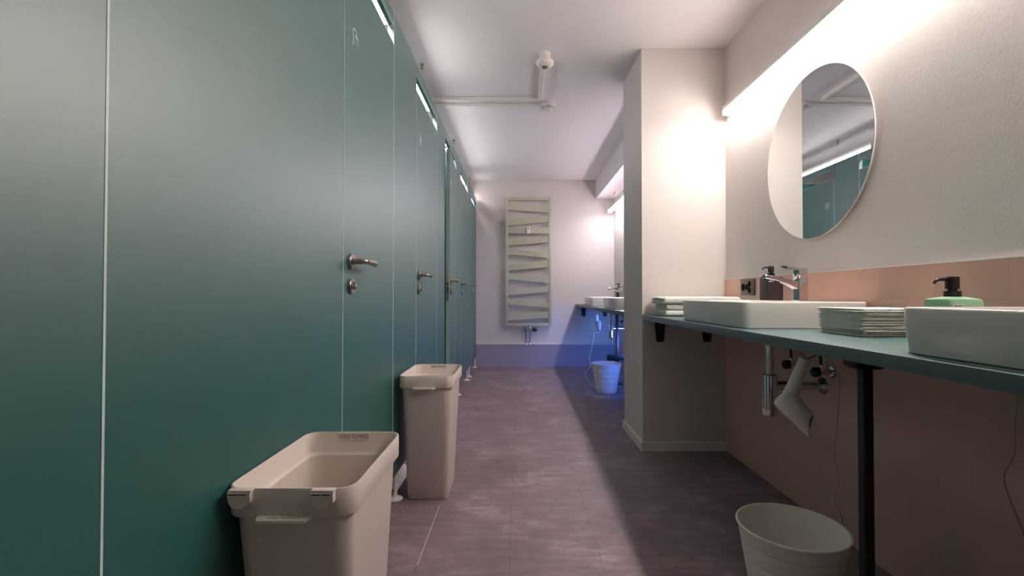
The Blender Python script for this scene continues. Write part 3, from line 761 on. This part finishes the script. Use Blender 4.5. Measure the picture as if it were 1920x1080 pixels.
def valve(label, y, z=0.645):
    x = XR - TT
    t = thing('angle_valve', label, 'valve', (x, y, z), group='angle valves below the basins')
    bm = bmesh.new(); lathe(bm, [(0.026, 0), (0.024, -0.006), (0.012, -0.009)], 24, (0, 0, 0), 'X'); obj('wall_rosette', bm, 'chrome', t)
    bm = bmesh.new(); tube(bm, [(0, 0, 0), (-0.055, 0, 0)], 0.010, 16); tube(bm, [(-0.045, 0, 0), (-0.045, 0, 0.03)], 0.0085, 16); obj('valve_body', bm, 'chrome', t)
    bm = bmesh.new(); lathe(bm, [(0.010, -0.052), (0.019, -0.056), (0.020, -0.076), (0.017, -0.080)], 24, (0, 0, 0), 'X'); obj('hand_wheel', bm, 'dark_steel', t)
    bm = bmesh.new(); tube(bm, [(-0.045, 0, 0.03), (-0.047, 0.003, 0.08), (-0.050, 0.008, 0.161)], 0.0055, 10, True); obj('supply_hose', bm, 'dark_steel', t)
trap('chrome bottle trap left of the white hair dryer under the near counter', 1.058, 1.99)
trap('dark looking bottle trap under the far counter by the back wall', 1.066, 5.42)
trap('bottle trap under the near basin of the far counter, behind the column', 1.058, 4.255)
trap('bottle trap under the basin at the right picture edge', 1.058, 0.735)
valve('angle valve on the left, behind the near hair dryer', 2.14)
valve('angle valve on the right, behind the near hair dryer', 1.93)
valve('angle valve nearest the back wall under the far counter', 5.55)
valve('angle valve under the far counter close to the black leg', 5.25)

# ------------------------------------------------------------ hair dryers
def dryer(label, base, A, B, C_, D_, cordpts, nozzle):
    """A rear of body, B nozzle end, C_ handle root, D_ handle top (world); base = thing location"""
    t = thing('hair_dryer', label, 'hair dryer', base, group='white hair dryers hanging under the counters')
    b0 = Vector(base); A, B, C_, D_ = [Vector(p) - b0 for p in (A, B, C_, D_)]
    d = (B - A).normalized(); side = (D_ - C_).normalized(); u = (side - side.dot(d) * d).normalized(); v = d.cross(u)
    L = (B - A).length
    bm = bmesh.new()
    nd = Vector(nozzle).normalized()
    def frame(k):
        a = d.lerp(nd, k).normalized(); uu = (u.lerp(Vector((0, 0, 1)), k)); uu = (uu - uu.dot(a) * a).normalized()
        return uu, a.cross(uu)
    rings = []
    for s_, ru, rv, k_ in ((0.0, 0.020, 0.020, 0), (0.02, 0.028, 0.028, 0), (0.07, 0.034, 0.034, 0), (0.20, 0.037, 0.036, 0), (0.40, 0.036, 0.034, 0.05), (0.58, 0.033, 0.031, 0.1), (0.66, 0.031, 0.028, 0.2), (0.68, 0.032, 0.027, 0.25), (0.85, 0.035, 0.020, 0.6), (1.0, 0.037, 0.0145, 1), (1.0, 0.034, 0.0115, 1), (0.82, 0.028, 0.010, 0.6)):
        uu, vv = frame(k_)
        rings.append([tuple(A + d * (L * s_) + uu * (ru * math.cos(2 * PI * k / 28)) + vv * (rv * math.sin(2 * PI * k / 28))) for k in range(28)])
    loft(bm, rings); body = obj('body', bm, 'dryer', t, angle=40)
    bm = bmesh.new()
    loft(bm, [[tuple(A + d * (L * s_) + frame(k_)[0] * (0.030 * q * math.cos(2 * PI * k / 28)) + frame(k_)[1] * (0.0100 * q * math.sin(2 * PI * k / 28))) for k in range(28)] for s_, q, k_ in ((0.83, 0.9, 0.6), (0.90, 1.0, 0.75))])
    obj('nozzle_opening', bm, 'ink', body)
    bm = bmesh.new()
    loft(bm, [[tuple(A + d * (L * s) + u * (q * math.cos(2 * PI * k / 24)) + v * (q * math.sin(2 * PI * k / 24))) for k in range(24)] for s, q in ((-0.004, 0.017), (0.004, 0.019))])
    obj('intake_grille', bm, 'ink', body)
    bm = bmesh.new()
    tube(bm, [tuple(C_), tuple(C_.lerp(D_, 0.25)), tuple(C_.lerp(D_, 0.6)), tuple(D_)], [0.023, 0.020, 0.018, 0.0165], 24, True, 4)
    hd = obj('handle', bm, 'dryer', t)
    bm = bmesh.new()
    hk = Vector((D_.x, D_.y, ZT - 0.0345 - b0.z))
    tube(bm, [tuple(D_), tuple(D_.lerp(hk, 0.5) + Vector((0, 0.012, 0))), tuple(hk)], 0.003, 8, True, 4)
    obj('hanging_loop', bm, 'cord', t)
    bm = bmesh.new(); tube(bm, [tuple(Vector(p) - b0) for p in cordpts], 0.0034, 8, True, 6); obj('cord', bm, 'cord', t)
    return t
def px(u, v, y):                       # world point at depth y seen at a pixel of the photograph
    return ((u - 972) * y / F, y, CAMZ + (553 - v) * y / F)
dryer('white hair dryer hanging upside down beside the chrome trap', px(1508, 668, 1.50), px(1462, 740, 1.53), px(1520, 799, 1.47), px(1480, 740, 1.52), px(1508, 672, 1.50),
      [px(1512, 674, 1.50), px(1538, 664, 1.55), px(1558, 682, 1.60), px(1571, 712, 1.62), px(1566, 800, 1.64), px(1561, 850, 1.64), px(1567, 900, 1.64), px(1558, 935, 1.64), px(1572, 980, 1.62), (1.02, 1.68, 0.03), (1.12, 1.85, 0.0045), (1.24, 1.95, 0.0045)], (0.25, -0.95, -0.10))
dryer('small white hair dryer hanging under the far counter by the back wall', px(1120, 590, 5.5), px(1121, 603, 5.53), px(1122, 621, 5.38), px(1120, 606, 5.5), px(1119, 590, 5.5),
      [px(1119, 596, 5.5), px(1117, 612, 5.5), px(1114, 625, 5.45), px(1110, 650, 5.35), px(1105, 670, 5.25), px(1107, 685, 5.1), px(1097, 700, 5.0), px(1104, 715, 4.85), px(1118, 728.5, 4.80), (0.9, 4.86, 0.0045), (1.05, 4.9, 0.0045)], (0.1, -0.6, -0.8))
# a second loose cord at the right picture edge
bm = bmesh.new(); tube(bm, [px(1905, 745, 1.10), px(1899, 790, 1.12), px(1897, 850, 1.12), px(1877, 893, 1.12), px(1893, 950, 1.12), px(1915, 1010, 1.12), (1.22, 1.12, 0.20), (1.20, 1.05, 0.003)], 0.0016, 8, True, 6)
tag(obj('hanging_cord', bm, 'cord_dim'), 'faint mauve cord hanging against the tiles at the right picture edge', 'cord')

# ------------------------------------------------------------ radiator
RY = 6.262
t = thing('towel_radiator', 'tall sage green zigzag towel radiator on the back wall', 'radiator', (0.12, YB, 0))
def zx(X, Y): p = px(880 + X / 3.0, 340 + Y / 3.0, RY); return p[0] - 0.12, p[2]
xl0, zt = zx(203, 88); xl1, zb = zx(219, 812); xr0, _ = zx(446, 0); xr1, _ = zx(461, 0)
yf = RY - YB
bx('side_rail', 'radiator', t, xl0, xl1, yf - 0.012, yf + 0.022, zb, zt, bev=0.002)
bx('side_rail', 'radiator', t, xr0, xr1, yf - 0.012, yf + 0.022, zb, zt, bev=0.002)
bx('end_rail', 'radiator', t, xl1, xr0, yf - 0.010, yf + 0.020, zx(0, 106)[1], zt, bev=0.002)
bx('end_rail', 'radiator', t, xl1, xr0, yf - 0.010, yf + 0.020, zb, zx(0, 798)[1], bev=0.002)
bars = [(120, 160, 145, 178), (215, 250, 192, 225), (262, 293, 262, 293), (328, 362, 308, 342), (380, 410, 402, 432), (472, 503, 445, 482), (520, 550, 540, 572), (612, 642, 590, 622), (660, 690, 682, 712), (752, 782, 730, 768)]
for i, (a, b, c, d) in enumerate(bars):
    fr = -0.006 if i % 2 == 0 else 0.004
    x0, x1 = xl1 - 0.002, xr0 + (0.002 if i % 2 == 0 or i == 2 else 0.001)
    za, zb_, zc_, zd = zx(0, a)[1], zx(0, b)[1], zx(0, c)[1], zx(0, d)[1]
    bm = bmesh.new()
    loft(bm, [[(x0, yf + fr - 0.006, zb_), (x0, yf + fr + 0.012, zb_), (x0, yf + fr + 0.012, za), (x0, yf + fr - 0.006, za)],
              [(x1, yf + fr - 0.006, zd), (x1, yf + fr + 0.012, zd), (x1, yf + fr + 0.012, zc_), (x1, yf + fr - 0.006, zc_)]])
    bmesh.ops.bevel(bm, geom=list(bm.edges), offset=0.002, segments=2, affect='EDGES')
    obj('cross_bar', bm, 'radiator', t)
for X in (211, 453):
    for Y in (240, 760):
        x_, z_ = zx(X, Y); bm = bmesh.new(); tube(bm, [(x_, yf + 0.02, z_), (x_, -0.0005, z_)], 0.010, 14); obj('wall_bracket', bm, 'radiator', t)
x_, z_ = zx(332, 277)
hm = thing_part('heat_meter', t)
bx('meter_case', 'white_plastic', hm, x_ - 0.022, x_ + 0.022, yf - 0.040, yf - 0.0125, z_ - 0.045, z_ + 0.042, bev=0.004)
bx('display', 'ink', hm, x_ - 0.009, x_ + 0.012, yf - 0.0408, yf - 0.0396, z_ + 0.016, z_ + 0.030)
for X, hk in ((318, True), (340, False)):
    x_, z_ = zx(X, 815)
    bm = bmesh.new()
    tube(bm, [(x_, yf + 0.006, z_ + 0.003), (x_, yf + 0.006, 0.307)], 0.0075, 14)
    lathe(bm, [(0.0075, z_ - 0.002), (0.014, z_ - 0.005), (0.014, z_ - 0.022), (0.010, z_ - 0.027), (0.013, z_ - 0.050), (0.013, z_ - 0.072), (0.008, z_ - 0.080)], 16, (x_, yf + 0.006, 0))
    lathe(bm, [(0.012, 0.330), (0.014, 0.307)], 16, (x_, yf + 0.006, 0))
    if hk: tube(bm, [(x_, yf + 0.006, z_ - 0.038), (x_ - 0.032, yf + 0.006, z_ - 0.038)], 0.006, 12)
    else: tube(bm, [(x_, yf + 0.006, z_ - 0.038), (x_ + 0.036, yf + 0.006, z_ - 0.042)], 0.007, 12)
    vp = obj('valve_pipe', bm, 'chrome', t)
    if not hk:
        bm = bmesh.new(); lathe(bm, [(0.016, x_ + 0.032), (0.026, x_ + 0.036), (0.028, x_ + 0.050), (0.028, x_ + 0.085), (0.024, x_ + 0.094), (0.01, x_ + 0.096)], 24, (0, yf + 0.006, z_ - 0.042), 'X'); obj('thermostat_knob', bm, 'black_plastic', vp)

# ------------------------------------------------------------ small things on the floor
bm = bmesh.new()
rnd = random.Random(3)
gx, gy = 9, 16
V = {}
for i in range(gx):
    for j in range(gy):
        x = -0.052 + 0.104 * i / (gx - 1); y = -0.16 + 0.32 * j / (gy - 1)
        ed = min(i, gx - 1 - i, j, gy - 1 - j) / 3.0
        z = 0.004 + min(1, ed) * 0.05 * (0.7 + 0.9 * noise.noise(Vector((x * 25, y * 18, 4.2)))) + 0.010 * (noise.noise(Vector((x * 60, y * 60, 1))) + 0.5)
        V[i, j] = bm.verts.new((x + 0.006 * noise.noise(Vector((x * 50, y * 50, 9))), y, max(0.002, z)))
top = []
for i in range(gx - 1):
    for j in range(gy - 1): top.append(bm.faces.new((V[i, j], V[i + 1, j], V[i + 1, j + 1], V[i, j + 1])))
ex = bmesh.ops.extrude_face_region(bm, geom=top)
for v in ex['geom']:
    if isinstance(v, bmesh.types.BMVert): v.co.z = max(0.0, v.co.z * 0.9 - 0.0015)
tag(obj('crumpled_cloth', bm, 'tissue', loc=(-0.640, 2.48, 0)), 'crumpled white cloth on the floor under the cubicle front, between the bins', 'cloth')
bm = bmesh.new()
for u, v in ((804, 943), (811, 949), (891, 815), (914, 798), (909, 796), (1140, 804), (916, 861), (758, 955), (1129, 1056), (755, 997)):
    y = F * CAMZ / (v - 553); x = (u - 972) * y / F
    r = rnd.uniform(0.0012, 0.0028)
    lathe(bm, [(r, 0.0), (r * 0.8, r * 0.5), (r * 0.2, r * 0.7)], 7, (x, y, 0))
tag(obj('paper_crumbs', bm, 'tissue'), 'scattered white crumbs of paper on the dark vinyl floor', 'crumbs', kind='stuff')
